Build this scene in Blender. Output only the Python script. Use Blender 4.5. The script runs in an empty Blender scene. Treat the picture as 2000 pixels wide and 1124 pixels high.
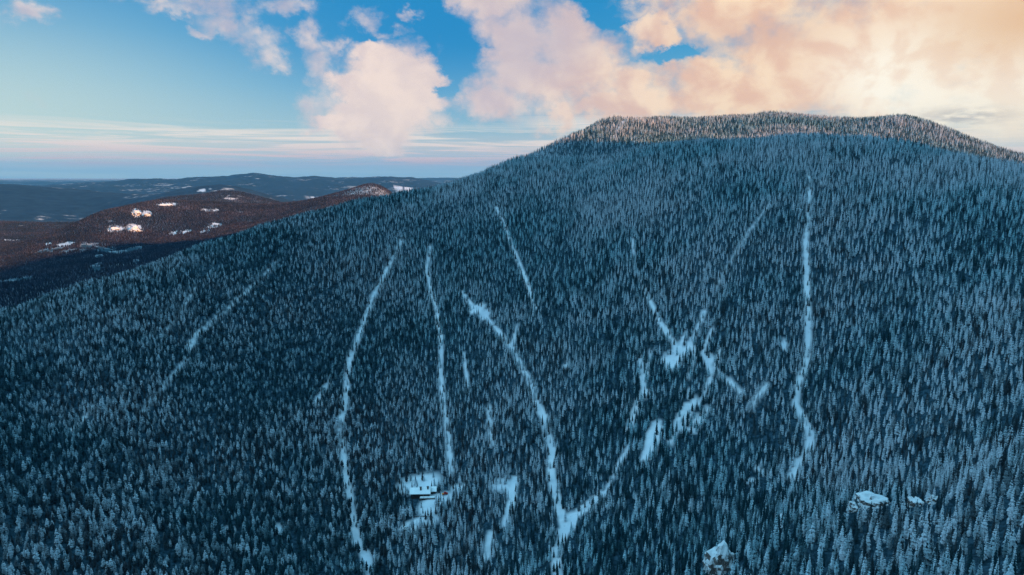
import bpy, bmesh, math, random
import numpy as np
from mathutils import Vector, Matrix, Euler

R = math.radians
rng = np.random.default_rng(7)
random.seed(7)
SC = bpy.context.scene
COL = SC.collection

# ------------------------------------------------------------------ camera
F = 1333.0            # focal length in pixels of the 2000 px wide photograph
PITCH = R(9.55)
HOR = (1000.0, 562.0)
cam_d = bpy.data.cameras.new('camera')
cam_d.sensor_width = 36.0
cam_d.lens = 36.0 * F / 2000.0
cam_d.clip_start = 1.0
cam_d.clip_end = 200000.0
cam = bpy.data.objects.new('camera', cam_d)
COL.objects.link(cam)
cam.location = (0, 0, 0)
cam.rotation_euler = (math.pi / 2 - PITCH, 0, 0)
SC.camera = cam

SC.view_settings.view_transform = 'Standard'
SC.view_settings.look = 'None'
SC.view_settings.exposure = 1.0
SC.view_settings.gamma = 1.0
SC.cycles.max_bounces = 4
SC.cycles.diffuse_bounces = 2
SC.cycles.volume_bounces = 0
SC.cycles.use_denoising = True
SC.cycles.denoising_prefilter = 'NONE'

SUN_AZ = R(122.0)      # from the right, a little behind the camera
SUN_EL = R(14.0)


def ray(px, py):
    px = np.asarray(px, float); py = np.asarray(py, float)
    x = (px - HOR[0]); u = (HOR[1] - py)
    dy = F * math.cos(PITCH) + u * math.sin(PITCH)
    dz = -F * math.sin(PITCH) + u * math.cos(PITCH)
    return np.arctan2(x, dy), dz / np.hypot(x, dy)


def ael(px, py):
    a, t = ray(px, py)
    return math.degrees(float(a)), math.degrees(math.atan(float(t)))


# ------------------------------------------------------------------ node helpers
class N:
    """A tiny expression builder for shader node trees."""
    def __init__(self, nt):
        self.nt = nt

    def node(self, typ, **kw):
        n = self.nt.nodes.new(typ)
        for k, v in kw.items():
            setattr(n, k, v)
        return n

    def put(self, sock, v):
        if v is None:
            return
        if isinstance(v, bpy.types.NodeSocket):
            self.nt.links.new(v, sock)
        else:
            if sock.type == 'RGBA' and len(v) == 3:
                v = (*v, 1.0)
            sock.default_value = v

    def m(self, op, a, b=None, c=None, clamp=False):
        n = self.node('ShaderNodeMath', operation=op, use_clamp=clamp)
        for i, v in enumerate((a, b, c)):
            self.put(n.inputs[i], v)
        return n.outputs[0]

    def add(self, *v):
        o = v[0]
        for w in v[1:]:
            o = self.m('ADD', o, w)
        return o

    def mul(self, a, b): return self.m('MULTIPLY', a, b)
    def sub(self, a, b): return self.m('SUBTRACT', a, b)

    def smooth(self, v, lo, hi, t0=0.0, t1=1.0):
        n = self.node('ShaderNodeMapRange', interpolation_type='SMOOTHSTEP')
        self.put(n.inputs[0], v)
        for i, w in zip((1, 2, 3, 4), (lo, hi, t0, t1)):
            self.put(n.inputs[i], w)
        return n.outputs[0]

    def mix(self, f, a, b, blend='MIX'):
        n = self.node('ShaderNodeMix', data_type='RGBA', blend_type=blend)
        self.put(n.inputs[0], f); self.put(n.inputs[6], a); self.put(n.inputs[7], b)
        return n.outputs[2]

    def noise(self, vec, scale, detail=5, rough=0.55, dist=0.0, dim='3D', lac=2.0):
        n = self.node('ShaderNodeTexNoise', noise_dimensions=dim)
        self.put(n.inputs['Vector'], vec)
        n.inputs['Scale'].default_value = scale
        n.inputs['Detail'].default_value = detail
        n.inputs['Roughness'].default_value = rough
        n.inputs['Lacunarity'].default_value = lac
        n.inputs['Distortion'].default_value = dist
        return n.outputs[0]

    def xyz(self, x, y, z):
        n = self.node('ShaderNodeCombineXYZ')
        for i, v in enumerate((x, y, z)):
            self.put(n.inputs[i], v)
        return n.outputs[0]

    def sep(self, v):
        n = self.node('ShaderNodeSeparateXYZ')
        self.put(n.inputs[0], v)
        return n.outputs

    def ramp(self, f, stops):
        n = self.node('ShaderNodeValToRGB')
        self.put(n.inputs[0], f)
        cr = n.color_ramp
        while len(cr.elements) < len(stops):
            cr.elements.new(0.5)
        for e, (p, c) in zip(cr.elements, stops):
            e.position = p
            e.color = (*c, 1.0)
        return n.outputs[0]


def srgb(r, g, b):
    f = lambda c: (c / 255 / 12.92) if c <= 10 else ((c / 255 + 0.055) / 1.055) ** 2.4
    return (f(r), f(g), f(b))


# ------------------------------------------------------------------ sky
def build_world():
    w = bpy.data.worlds.new('World')
    SC.world = w
    w.use_nodes = True
    nt = w.node_tree
    nt.nodes.clear()
    q = N(nt)
    out = q.node('ShaderNodeOutputWorld')
    bg = q.node('ShaderNodeBackground')
    nt.links.new(bg.outputs[0], out.inputs[0])
    d = q.node('ShaderNodeTexCoord').outputs['Generated']
    x, y, z = q.sep(d)
    a = q.mul(q.m('ARCTAN2', x, y), 57.29578)
    e = q.mul(q.m('ARCSINE', z), 57.29578)

    # clear sky of the dusk: a ramp over elevation, brightened overhead, out of view, as fill
    k = 1 / 60.0
    base = q.ramp(q.m('MULTIPLY', q.m('MAXIMUM', e, 0.0), k), [
        (0.0, srgb(176, 204, 220)), (0.8 * k, srgb(186, 196, 212)), (2.0 * k, srgb(196, 200, 204)),
        (3.4 * k, srgb(152, 190, 205)), (6.5 * k, srgb(112, 175, 207)), (10 * k, srgb(66, 156, 203)),
        (14.5 * k, srgb(16, 136, 196)), (26 * k, (0.03, 0.34, 0.60)), (42 * k, (0.16, 0.60, 0.90)), (1.0, (0.42, 1.03, 1.46))])

    wn = q.node('ShaderNodeTexNoise')
    q.put(wn.inputs['Vector'], q.xyz(a, q.mul(e, 1.25), 4.0))
    wn.inputs['Scale'].default_value = 0.34
    wn.inputs['Detail'].default_value = 6
    wn.inputs['Roughness'].default_value = 0.6
    wx, wy, wz = q.sep(wn.outputs['Color'])
    aw = q.add(a, q.mul(q.sub(wx, 0.5), 5.2))
    ew = q.add(e, q.mul(q.sub(wy, 0.5), 4.0))

    def gauss(px, py, rx, ry, amp=1.0, warp=False):
        ca, ce = ael(px, py)
        sa, se = rx / F * 57.3, ry / F * 57.3
        u = q.m('MULTIPLY_ADD', aw if warp else a, 1 / sa, -ca / sa)
        v = q.m('MULTIPLY_ADD', ew if warp else e, 1 / se, -ce / se)
        r2 = q.add(q.mul(u, u), q.mul(v, v))
        return q.mul(q.m('EXPONENT', q.mul(r2, -1.0)), amp)

    def field(lst):
        o = None
        for g in lst:
            s = gauss(*g)
            o = s if o is None else q.add(o, s)
        return o

    base = q.mix(gauss(-120, 250, 420, 170, 0.75), base, srgb(205, 222, 212))
    # deeper blue between the clouds
    base = q.mix(gauss(860, 60, 330, 110, 0.8), base, srgb(14, 132, 194))
    # unseen back of the dome, darkened low down to strengthen light from above
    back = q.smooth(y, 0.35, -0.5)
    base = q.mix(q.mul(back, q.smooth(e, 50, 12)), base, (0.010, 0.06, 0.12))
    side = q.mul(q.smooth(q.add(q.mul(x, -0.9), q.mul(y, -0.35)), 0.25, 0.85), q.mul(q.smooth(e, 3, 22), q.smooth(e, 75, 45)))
    base = q.mix(side, base, (0.74, 1.48, 2.06))  # bright patch added to the unseen left sky, lights the trees' sides

    # thin level streaks above the horizon
    sv = q.xyz(q.mul(a, 0.06), q.mul(e, 1.9), 0.0)
    sn = q.noise(sv, 1.0, 7, 0.62, 1.0)
    band = q.mul(q.smooth(e, 0.25, 0.9), q.smooth(e, 4.2, 2.6))
    band = q.m('MAXIMUM', band, q.mul(q.mul(q.smooth(a, -4, 8), q.smooth(e, 0.3, 1.0)), q.smooth(e, 5.5, 3.6)))
    sa = q.mul(q.smooth(sn, 0.41, 0.60), band)
    scol = q.mix(q.smooth(e, 0.6, 3.0), srgb(232, 196, 196), srgb(248, 232, 218))
    base = q.mix(q.mul(sa, 0.92), base, scol)
    # far haze bank on the horizon
    hz = q.noise(q.xyz(q.mul(a, 0.12), q.mul(e, 3.0), 3.0), 1.0, 4, 0.6)
    base = q.mix(q.mul(q.smooth(e, 0.9, 0.1), q.smooth(hz, 0.35, 0.7, 0.1, 0.55)), base, srgb(150, 186, 212))

    # clouds: broad bodies set where they float, edges broken up by noise
    def fmax(lst):
        o = None
        for g in lst:
            s = gauss(*g, warp=True)
            o = s if o is None else q.m('SMOOTH_MAX', o, s, 0.18)
        return o
    v0 = q.xyz(a, q.mul(e, 1.15), 0.0)
    v1 = q.xyz(q.add(a, 0.9), q.mul(q.add(e, 0.55), 1.15), 0.0)
    edge = q.add(q.mul(q.noise(v0, 0.30, 3, 0.5, 0.3), 0.5), q.mul(q.noise(v0, 0.75, 8, 0.57, 0.25), 0.5))
    solid = [
        (742, 122, 62, 46, 1.3), (702, 190, 56, 52, 1.25), (812, 158, 58, 62, 1.3), (752, 205, 105, 62, 1.35), (680, 246, 70, 34, 1.3), (745, 262, 80, 36, 1.3),
        (850, 196, 42, 30), (640, 258, 40, 16), (758, 290, 36, 14),
        (955, -8, 100, 60), (1010, 85, 90, 66), (1040, 150, 120, 80), (960, 195, 78, 46), (1105, 60, 80, 70), (1150, 130, 105, 70),
        (1090, 225, 44, 40), (1225, 205, 170, 42), (1270, 55, 50, 42), (1300, 72, 44, 34), (1230, 165, 90, 40),
        (1440, 25, 150, 70), (1400, 165, 120, 60), (1500, 110, 110, 70), (1640, 120, 290, 150), (1900, 60, 280, 200), (1450, 190, 230, 52), (2200, 60, 360, 320), (1500, -160, 560, 170), (1100, -150, 260, 120),
    ]
    thin = [
        (310, 4, 60, 14), (345, 22, 60, 16), (500, 62, 50, 26), (540, 108, 34, 26), (655, 160, 30, 40),
        (372, 8, 100, 26), (455, 42, 70, 30), (525, 84, 44, 36), (545, 130, 24, 22), (412, 62, 40, 10), (570, 4, 56, 20), (605, 62, 26, 36), (630, 140, 40, 56),
        (75, 18, 30, 17), (712, 40, 34, 26), (755, 62, 44, 14), (790, 26, 26, 13), (625, 205, 36, 40), (1240, 18, 40, 22), (850, 235, 60, 20), (650, 90, 24, 20),
    ]
    gaps = [(1178, -4, 58, 30), (1205, 30, 24, 22), (1330, 112, 44, 12), (885, 108, 56, 36), (868, 170, 18, 24), (850, 40, 40, 34), (700, 72, 26, 14), (1930, 290, 130, 30)]
    gp = fmax(gaps)
    veil = fmax([(1020, 150, 170, 105), (985, 70, 90, 90), (1150, 175, 130, 60), (1300, 150, 130, 60)])
    veil = q.mul(veil, 0.72)
    ds = q.sub(q.m('MAXIMUM', fmax(solid), veil), q.mul(gp, 0.8))
    ts = q.add(ds, q.mul(q.sub(edge, 0.5), 1.0))
    a_s = q.smooth(ts, 0.14, 0.80)
    dt = fmax(thin)
    tt = q.add(dt, q.mul(q.sub(edge, 0.5), 1.9))
    a_t = q.mul(q.smooth(tt, 0.28, 1.3), 0.8)
    alpha = q.m('MAXIMUM', a_s, a_t)
    l0 = q.noise(v0, 0.22, 4, 0.52, 0.3)
    l1 = q.noise(v1, 0.22, 4, 0.52, 0.3)
    f0 = q.noise(v0, 0.7, 6, 0.55, 0.2)
    lit = q.smooth(q.add(q.mul(q.sub(l0, l1), 2.6), q.mul(q.sub(f0, 0.5), 0.55)), -0.42, 0.42)
    warm = q.smooth(a, -12, 22)
    c_lit = q.mix(warm, srgb(247, 224, 212), srgb(253, 222, 188))
    c_sh = q.mix(warm, srgb(203, 188, 196), srgb(236, 192, 164))
    ccol = q.mix(lit, c_sh, c_lit)
    # the near cumulus is evenly lit from the right, the bank above it stands in its own shade
    ccol = q.mix(field([(770, 200, 130, 110, 0.72)]), ccol, srgb(245, 223, 210))
    ccol = q.mix(q.m('MINIMUM', field([(960, 30, 150, 110, 0.6), (1120, 60, 110, 70, 0.35), (950, 190, 80, 60, 0.5), (1050, 110, 80, 60, 0.35)]), 0.85), ccol, srgb(200, 188, 196))
    ccol = q.mix(gauss(1470, 70, 130, 34, 0.5), ccol, srgb(216, 180, 164))
    glow = q.m('MINIMUM', field([(1880, 120, 170, 90, 1.0), (1965, 195, 170, 80, 0.8), (1780, 150, 110, 60, 0.4)]), 1.0)
    ccol = q.mix(q.mul(glow, q.smooth(lit, 0.0, 0.8, 0.6, 1.0)), ccol, (1.08, 1.0, 0.84))
    ccol = q.mix(gauss(2010, 40, 150, 70, 0.85), ccol, srgb(231, 186, 140))
    sky = q.mix(alpha, base, ccol)
    # pale light under the cloud bank, to the right of the summit
    sky = q.mix(gauss(1960, 240, 170, 50, 0.75), sky, srgb(252, 238, 214))
    grey = q.mul(gauss(1880, 228, 62, 14, 1.0), q.smooth(q.noise(q.xyz(q.mul(a, 0.5), q.mul(e, 2.0), 1.0), 1.0, 5, 0.6), 0.35, 0.6))
    sky = q.mix(q.mul(grey, 0.6), sky, srgb(150, 150, 158))

    # the scattering sky (no disc), low sun
    ns = q.node('ShaderNodeTexSky', sky_type='NISHITA')
    ns.sun_disc = False
    ns.sun_elevation = SUN_EL
    ns.sun_rotation = SUN_AZ
    ns.altitude = 2500
    fin = q.mix(1.0, sky, q.mix(1.0, ns.outputs[0], (0.006, 0.006, 0.006), 'MULTIPLY'), 'ADD')
    fin = q.mix(q.smooth(z, 0.0, -0.05), fin, (0.05, 0.12, 0.2))
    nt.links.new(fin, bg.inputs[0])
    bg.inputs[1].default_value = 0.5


build_world()

sun_d = bpy.data.lights.new('sun', 'SUN')
sun_d.energy = 4.9
sun_d.angle = R(0.6)
sun_d.color = (1.0, 0.43, 0.16)
sun = bpy.data.objects.new('sun', sun_d)
COL.objects.link(sun)
sdir = Vector((math.sin(SUN_AZ) * math.cos(SUN_EL), math.cos(SUN_AZ) * math.cos(SUN_EL), math.sin(SUN_EL)))
sun.rotation_euler = sdir.to_track_quat('Z', 'Y').to_euler()
sun.location = (0, 0, 800)


# ------------------------------------------------------------------ noise in plain numpy
def _hash(ix, iy, s):
    h = (ix.astype(np.int64) * 374761393 + iy.astype(np.int64) * 668265263 + s * 1442695041) & 0xffffffff
    h = ((h ^ (h >> 13)) * 1274126177) & 0xffffffff
    h = h ^ (h >> 16)
    return (h & 0xffffff) / float(0xffffff)


def vnoise(x, y, s=0):
    ix = np.floor(x); iy = np.floor(y)
    fx = x - ix; fy = y - iy
    fx = fx * fx * fx * (fx * (fx * 6 - 15) + 10); fy = fy * fy * fy * (fy * (fy * 6 - 15) + 10)
    a = _hash(ix, iy, s); b = _hash(ix + 1, iy, s); c = _hash(ix, iy + 1, s); d = _hash(ix + 1, iy + 1, s)
    return (a + (b - a) * fx) * (1 - fy) + (c + (d - c) * fx) * fy


def fbm2(x, y, s=0, o=4):
    v = 0; amp = 0.5; tot = 0
    for i in range(o):
        v = v + amp * vnoise(x, y, s + i * 17)
        tot += amp; amp *= 0.5
        x = x * 2.03 + 11.3; y = y * 2.03 + 7.7
    return v / tot - 0.5


def sstep(x, a, b):
    t = np.clip((x - a) / (b - a), 0, 1)
    return t * t * (3 - 2 * t)


# ------------------------------------------------------------------ terrain: control heights, smoothly joined
CTRL = {
    -400: [(1124, 480), (900, 620), (760, 760), (690, 900), (720, 1150), (640, 1800), (540, 2600), (480, 4000), (410, 6500), (375, 9000), (372, 12000)],
    -150: [(1124, 490), (900, 630), (755, 780), (650, 960), (690, 1200), (600, 1700), (520, 2500), (470, 4000), (420, 5200), (366, 6600), (385, 9000)],
    0: [(1124, 500), (900, 640), (750, 800), (612, 1010), (655, 1250), (562, 1700), (530, 2300), (470, 4000), (420, 5200), (364, 6500), (380, 8500)],
    100: [(1124, 500), (925, 620), (740, 810), (577, 1040), (620, 1260), (545, 1750), (500, 2350), (455, 3100), (470, 3600), (420, 5200), (371, 6500), (385, 8500)],
    200: [(1124, 500), (950, 610), (720, 800), (545, 1070), (580, 1290), (520, 1800), (490, 2400), (412, 3200), (445, 4200), (420, 5200), (376, 6400), (390, 8500)],
    300: [(1124, 500), (950, 615), (720, 790), (513, 1080), (550, 1300), (510, 1850), (478, 2450), (440, 2900), (389, 3500), (420, 4300), (388, 5000), (392, 7000)],
    400: [(1124, 500), (950, 620), (800, 730), (650, 860), (481, 1080), (515, 1300), (486, 1900), (455, 2600), (393, 3500), (418, 4200), (371, 5000), (395, 6800)],
    440: [(367, 5000), (398, 3500)],
    500: [(1124, 495), (950, 620), (800, 735), (650, 870), (446, 1120), (485, 1330), (452, 2100), (430, 2800), (400, 3500), (420, 4300), (381, 5000), (398, 6800)],
    600: [(1124, 490), (950, 615), (800, 740), (650, 870), (520, 1000), (418, 1140), (455, 1360), (425, 2400), (392, 3450), (415, 4300), (400, 6500)],
    660: [(377, 3420), (400, 4300)],
    700: [(1124, 485), (960, 600), (800, 730), (650, 865), (500, 1030), (393, 1170), (430, 1400), (400, 2700), (365, 3420), (390, 4100), (398, 6500)],
    720: [(360, 3420), (385, 4050)],
    745: [(365, 3420)],
    775: [(385, 3420)],
    800: [(1124, 480), (960, 585), (800, 720), (650, 860), (500, 1040), (377, 1230), (410, 1450), (400, 3400), (400, 5500)],
    900: [(1124, 465), (980, 560), (800, 690), (650, 830), (500, 1010), (354, 1270), (390, 1550), (400, 3400), (395, 6500)],
    1000: [(1124, 455), (1000, 535), (850, 640), (700, 750), (600, 845), (500, 950), (400, 1090), (314, 1330), (350, 1650), (400, 3400), (392, 6500)],
    1100: [(1124, 440), (1000, 520), (850, 620), (700, 730), (550, 860), (400, 1060), (310, 1300), (270, 1520), (310, 1850), (395, 3400), (392, 6500)],
    1180: [(300, 1330), (234, 1700), (280, 2050)],
    1200: [(1124, 420), (1000, 500), (850, 600), (700, 705), (550, 825), (400, 1000), (305, 1280), (231, 1740), (275, 2150), (390, 3800), (390, 6500)],
    1300: [(1100, 410), (900, 545), (700, 690), (500, 850), (360, 1020), (288, 1190), (281, 1400), (250, 1650), (228, 1830), (275, 2250), (388, 4000)],
    1400: [(1124, 378), (1050, 430), (900, 550), (750, 640), (600, 740), (450, 855), (330, 1010), (279, 1140), (277, 1340), (255, 1600), (226, 1880), (270, 2300), (385, 4000)],
    1500: [(1124, 358), (1050, 408), (985, 480), (900, 550), (750, 630), (600, 730), (450, 845), (320, 1010), (272, 1130), (276, 1330), (250, 1620), (221, 1900), (268, 2300), (385, 4000)],
    1560: [(272, 1120), (222, 1910)],
    1640: [(272, 1110), (231, 1905)],
    1745: [(224, 1890)],
    1775: [(226, 1890)],
    1830: [(242, 1870)],
    1600: [(1124, 340), (1040, 388), (992, 425), (968, 500), (850, 585), (700, 675), (550, 775), (400, 900), (300, 1040), (270, 1120), (278, 1330), (250, 1620), (228, 1920), (275, 2350), (390, 4200)],
    1700: [(1124, 330), (1040, 378), (980, 420), (965, 480), (850, 565), (700, 660), (550, 760), (400, 885), (310, 1010), (274, 1095), (284, 1320), (255, 1600), (229, 1900), (275, 2350), (390, 4200)],
    1800: [(1124, 325), (1020, 380), (965, 425), (940, 490), (850, 545), (700, 645), (550, 745), (400, 870), (320, 985), (290, 1065), (302, 1300), (268, 1580), (234, 1880), (285, 2350), (400, 4200)],
    1900: [(1124, 320), (1020, 375), (940, 430), (850, 525), (700, 625), (550, 730), (420, 840), (314, 1040), (325, 1280), (295, 1560), (271, 1840), (315, 2300), (410, 4200)],
    2000: [(1124, 315), (1000, 380), (900, 450), (750, 575), (600, 690), (450, 820), (331, 1010), (345, 1260), (322, 1540), (302, 1800), (340, 2300), (420, 4200)],
    2200: [(1124, 310), (1000, 375), (850, 480), (650, 640), (480, 800), (355, 980), (385, 1240), (375, 1520), (362, 1760), (390, 2300), (430, 4200)],
    2450: [(1124, 300), (1000, 370), (850, 470), (650, 630), (500, 780), (395, 960), (430, 1240), (425, 1520), (420, 1740), (430, 2300), (440, 4200)],
}
BLUE = [(-400, 372), (0, 366), (60, 364), (150, 357), (230, 353), (330, 350), (420, 348), (470, 345), (500, 341), (530, 346), (600, 346), (700, 347),
        (800, 349), (850, 356), (900, 366), (1000, 372), (1200, 376), (1600, 380), (2000, 385), (2450, 385)]
pts = []
for px, lst in CTRL.items():
    for py, r in lst:
        pts.append((px, py, r))
for px, py in BLUE:
    pts.append((px, py, 14000))
    pts.append((px, max(py + 6, 366), 17000))
    pts.append((px, 386, 9800))
for px in range(-400, 2500, 220):
    pts.append((px, 355 if px < 900 else 349, 27000))
    pts.append((px, 349.5, 45000))
    pts.append((px, 346.0, 75000))
pts.append((880, 348.5, 24000)); pts.append((960, 347.5, 24000)); pts.append((830, 349, 24000))
pts = np.array(pts, float)
# the photograph's outlines run along the tree tops: the ground lies a tree's height lower
pts[:, 1] += np.where(pts[:, 2] < 4600, 6.5 * F / pts[:, 2] * np.clip((pts[:, 2] - 500) / 400, 0, 1), 0)
pa, pt = ray(pts[:, 0], pts[:, 1])
pr = np.log(pts[:, 2])
KA = 2.4
CX = np.stack([pa * KA, pr], 1)


def _k(d2):
    d2 = np.maximum(d2, 1e-12)
    return 0.5 * d2 * np.log(d2)


def _fit():
    n = len(CX)
    d2 = ((CX[:, None, :] - CX[None, :, :]) ** 2).sum(-1)
    A = np.zeros((n + 3, n + 3))
    A[:n, :n] = _k(d2) + np.eye(n) * 1e-5
    A[:n, n] = 1; A[:n, n + 1:] = CX
    A[n, :n] = 1; A[n + 1:, :n] = CX.T
    b = np.zeros(n + 3); b[:n] = pt
    return np.linalg.solve(A, b)


W = _fit()


def tan_at(a, lr):
    a = np.clip(a, -0.9, 0.86)
    X = np.stack([a.ravel() * KA, lr.ravel()], 1)
    o = np.empty(len(X))
    n = len(CX)
    for i in range(0, len(X), 20000):
        x = X[i:i + 20000]
        d2 = ((x[:, None, :] - CX[None, :, :]) ** 2).sum(-1)
        o[i:i + 20000] = _k(d2) @ W[:n] + W[n] + x @ W[n + 1:]
    return o.reshape(a.shape)


AZ = np.unique(np.concatenate([np.arange(-180, -62, 4.0), np.arange(-62, 62.01, 0.14), np.arange(62.5, 100, 0.5), np.arange(104, 180.1, 4.0)]))
AZ = np.radians(AZ)
LR = np.concatenate([np.arange(math.log(25), math.log(300), 0.09), np.arange(math.log(300), math.log(2500), 0.0075),
                     np.arange(math.log(2500), math.log(8000), 0.011), np.arange(math.log(8000), math.log(46000), 0.03)])
# evaluate the smooth surface on a coarse grid, then refine it linearly: the surface is smooth at this spacing
_ca = np.radians(np.arange(-62, 62.1, 0.5)); _cl = np.arange(math.log(280), math.log(76000), 0.018)
_T = tan_at(*np.meshgrid(_ca, _cl, indexing='ij'))


def _cub(p0, p1, p2, p3, f):
    return p1 + 0.5 * f * (p2 - p0 + f * (2 * p0 - 5 * p1 + 4 * p2 - p3 + f * (3 * (p1 - p2) + p3 - p0)))


def coarse(a, l):
    ia = np.clip((a - _ca[0]) / (_ca[1] - _ca[0]), 1, len(_ca) - 2.001)
    il = np.clip((l - _cl[0]) / (_cl[1] - _cl[0]), 1, len(_cl) - 2.001)
    i = ia.astype(int); j = il.astype(int); fa = ia - i; fl = il - j
    i = np.minimum(i, len(_ca) - 3); j = np.minimum(j, len(_cl) - 3)
    col = [_cub(_T[i + k, j - 1], _T[i + k, j], _T[i + k, j + 1], _T[i + k, j + 2], fl) for k in (-1, 0, 1, 2)]
    return _cub(*col, fa)


def height(x, y):
    r = np.hypot(x, y); a = np.arctan2(x, y)
    l = np.log(np.maximum(r, 310.0))
    ac = np.clip(a, -1.05, 1.05)
    z = coarse(ac, l) * np.maximum(r, 310.0)
    near = sstep(r, 150, 400) * (1 - sstep(r, 2200, 3200))
    z = z + near * (1 - sstep(r, 800, 1000)) * fbm2(x / 170, y / 170, 13, 3) * 15.0
    z = z + near * (fbm2(x / 75, y / 75, 3, 4) * 12.0 + fbm2(x / 16, y / 16, 9, 2) * 1.6)
    far = sstep(r, 2000, 3000) * (1 - sstep(r, 22000, 40000))
    z = z + far * (fbm2(x / 420, y / 420, 5, 5) * 0.007 * np.minimum(r, 14000))
    blue = sstep(r, 7000, 10000) * (1 - sstep(r, 18000, 25000))
    z = z + blue * fbm2(x / 1600, y / 1600, 15, 5) * 130.0
    away = sstep(np.abs(a), 1.5, 2.4)
    z = z * (1 - away) + away * np.minimum(z, -190.0)
    # unseen hill added beyond the right edge to keep the low sun off the slope
    z = z + 730.0 * np.exp(-((x - 1680) / 310.0) ** 2) * sstep(y, -3200, -2500) * (1 - sstep(y, 380, 700))
    return z


GA, GL = np.meshgrid(AZ, LR, indexing='ij')
GR = np.exp(GL)
GX = GR * np.sin(GA); GY = GR * np.cos(GA)
GZ = height(GX, GY)
_seam = GZ[0] * 0.5 + GZ[-1] * 0.5
GZ[0] = GZ[-1] = _seam


def ground(x, y):
    """height of the ground sheet itself, between its own vertices"""
    x = np.asarray(x, float); y = np.asarray(y, float)
    a = np.arctan2(x, y); l = np.log(np.maximum(np.hypot(x, y), 26.0))
    i = np.clip(np.searchsorted(AZ, a) - 1, 0, len(AZ) - 2)
    j = np.clip(np.searchsorted(LR, l) - 1, 0, len(LR) - 2)
    fa = (a - AZ[i]) / (AZ[i + 1] - AZ[i]); fl = (l - LR[j]) / (LR[j + 1] - LR[j])
    return (GZ[i, j] * (1 - fa) + GZ[i + 1, j] * fa) * (1 - fl) + (GZ[i, j + 1] * (1 - fa) + GZ[i + 1, j + 1] * fa) * fl


_TT = GZ / GR


def hit(px, py, rmin=300.0):
    """where the line of sight through a photograph pixel meets the ground"""
    a, t = ray(px, py)
    a = float(a); t = float(t)
    rr = np.exp(np.arange(math.log(rmin), math.log(60000), 0.002))
    tt = ground(rr * math.sin(a), rr * math.cos(a)) / rr
    k = np.argmax(tt >= t)
    r = rr[k] if tt[k] >= t else rr[-1]
    return Vector((r * math.sin(a), r * math.cos(a), float(ground(r * math.sin(a), r * math.cos(a)))))


# ------------------------------------------------------------------ clearings
LINES = [  # points in the photograph, width in metres
    (9, [(785, 470), (771, 500), (757, 525), (743, 555), (728, 582), (715, 620), (700, 660), (684, 700), (678, 740), (675, 790), (664, 830), (668, 880), (675, 930), (682, 970), (690, 1020), (700, 1060), (716, 1095), (724, 1130)]),
    (7, [(840, 480), (834, 525), (840, 570), (853, 610), (862, 670), (860, 730), (866, 790), (874, 840), (878, 890), (881, 925)]),
    (6, [(968, 405), (985, 440), (1000, 480), (1020, 530), (1035, 570), (1045, 605)]),
    (7, [(900, 572), (925, 600), (955, 628), (985, 662), (1000, 685), (1015, 712), (1035, 745)]),
    (10, [(1035, 745), (1045, 785), (1062, 815), (1068, 850), (1078, 880), (1076, 930), (1088, 980), (1098, 1010)]),
    (9, [(1098, 1010), (1105, 1040), (1085, 1075), (1090, 1130)]),
    (15, [(1100, 1040), (1118, 1012), (1150, 987), (1178, 965)]),
    (5, [(1182, 962), (1205, 915), (1228, 872)]),
    (10, [(1228, 840), (1240, 800), (1257, 768)]),
    (5, [(1262, 740), (1270, 690)]),
    (4, [(1235, 470), (1240, 520), (1252, 552)]),
    (6, [(1258, 565), (1272, 595), (1290, 632), (1308, 662), (1335, 690)]),
    (6, [(1335, 690), (1360, 650), (1375, 610)]),
    (5, [(1395, 722), (1425, 748), (1452, 772)]),
    (6, [(1465, 800), (1480, 775), (1498, 752)]),
    (13, [(1262, 895), (1272, 860), (1282, 828)]),
    (7, [(1310, 865), (1325, 820), (1342, 790)]),
    (5, [(1345, 840), (1362, 815)]),
    (5, [(1378, 760), (1390, 730), (1372, 690), (1392, 640)]),
    (6, [(1578, 345), (1581, 385), (1578, 430), (1573, 480)]),
    (8, [(1573, 470), (1575, 540), (1577, 600), (1578, 660), (1575, 712)]),
    (6, [(1575, 712), (1560, 745), (1553, 795)]),
    (9, [(1555, 795), (1572, 822), (1583, 850), (1580, 880), (1562, 900), (1547, 932)]),
    (5, [(537, 515), (500, 555), (460, 590), (420, 625), (386, 652)]),
    (9, [(386, 652), (370, 682)]),
    (4, [(365, 700), (345, 728), (318, 758), (280, 802)]),
    (4, [(385, 562), (350, 612), (315, 662)]),
    (6, [(642, 745), (615, 787)]),
    (5, [(180, 795), (140, 842)]),
    (5, [(905, 690), (915, 760)]), (6, [(955, 795), (960, 870)]),
    (9, [(1006, 935), (1000, 975), (988, 1025)]),
    (8, [(950, 1092), (958, 1045)]),
    (5, [(1195, 272), (1212, 246), (1220, 236)]),
    (4, [(1505, 400), (1440, 490), (1400, 560)]),
    (5, [(1522, 1000), (1525, 1030)]),
    (6, [(1010, 640), (1000, 680)]),
    (6, [(1338, 655), (1318, 700)]), (5, [(1360, 690), (1345, 737)]), (5, [(1388, 745), (1364, 792)]), (7, [(1358, 780), (1334, 832)]), (6, [(1380, 800), (1355, 846)]),
    (6, [(1250, 700), (1257, 758)]), (6, [(1226, 878), (1204, 916)]), (5, [(1408, 680), (1396, 722)]), (5, [(1300, 640), (1322, 690)]), (6, [(1290, 838), (1277, 880)]),
]
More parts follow.
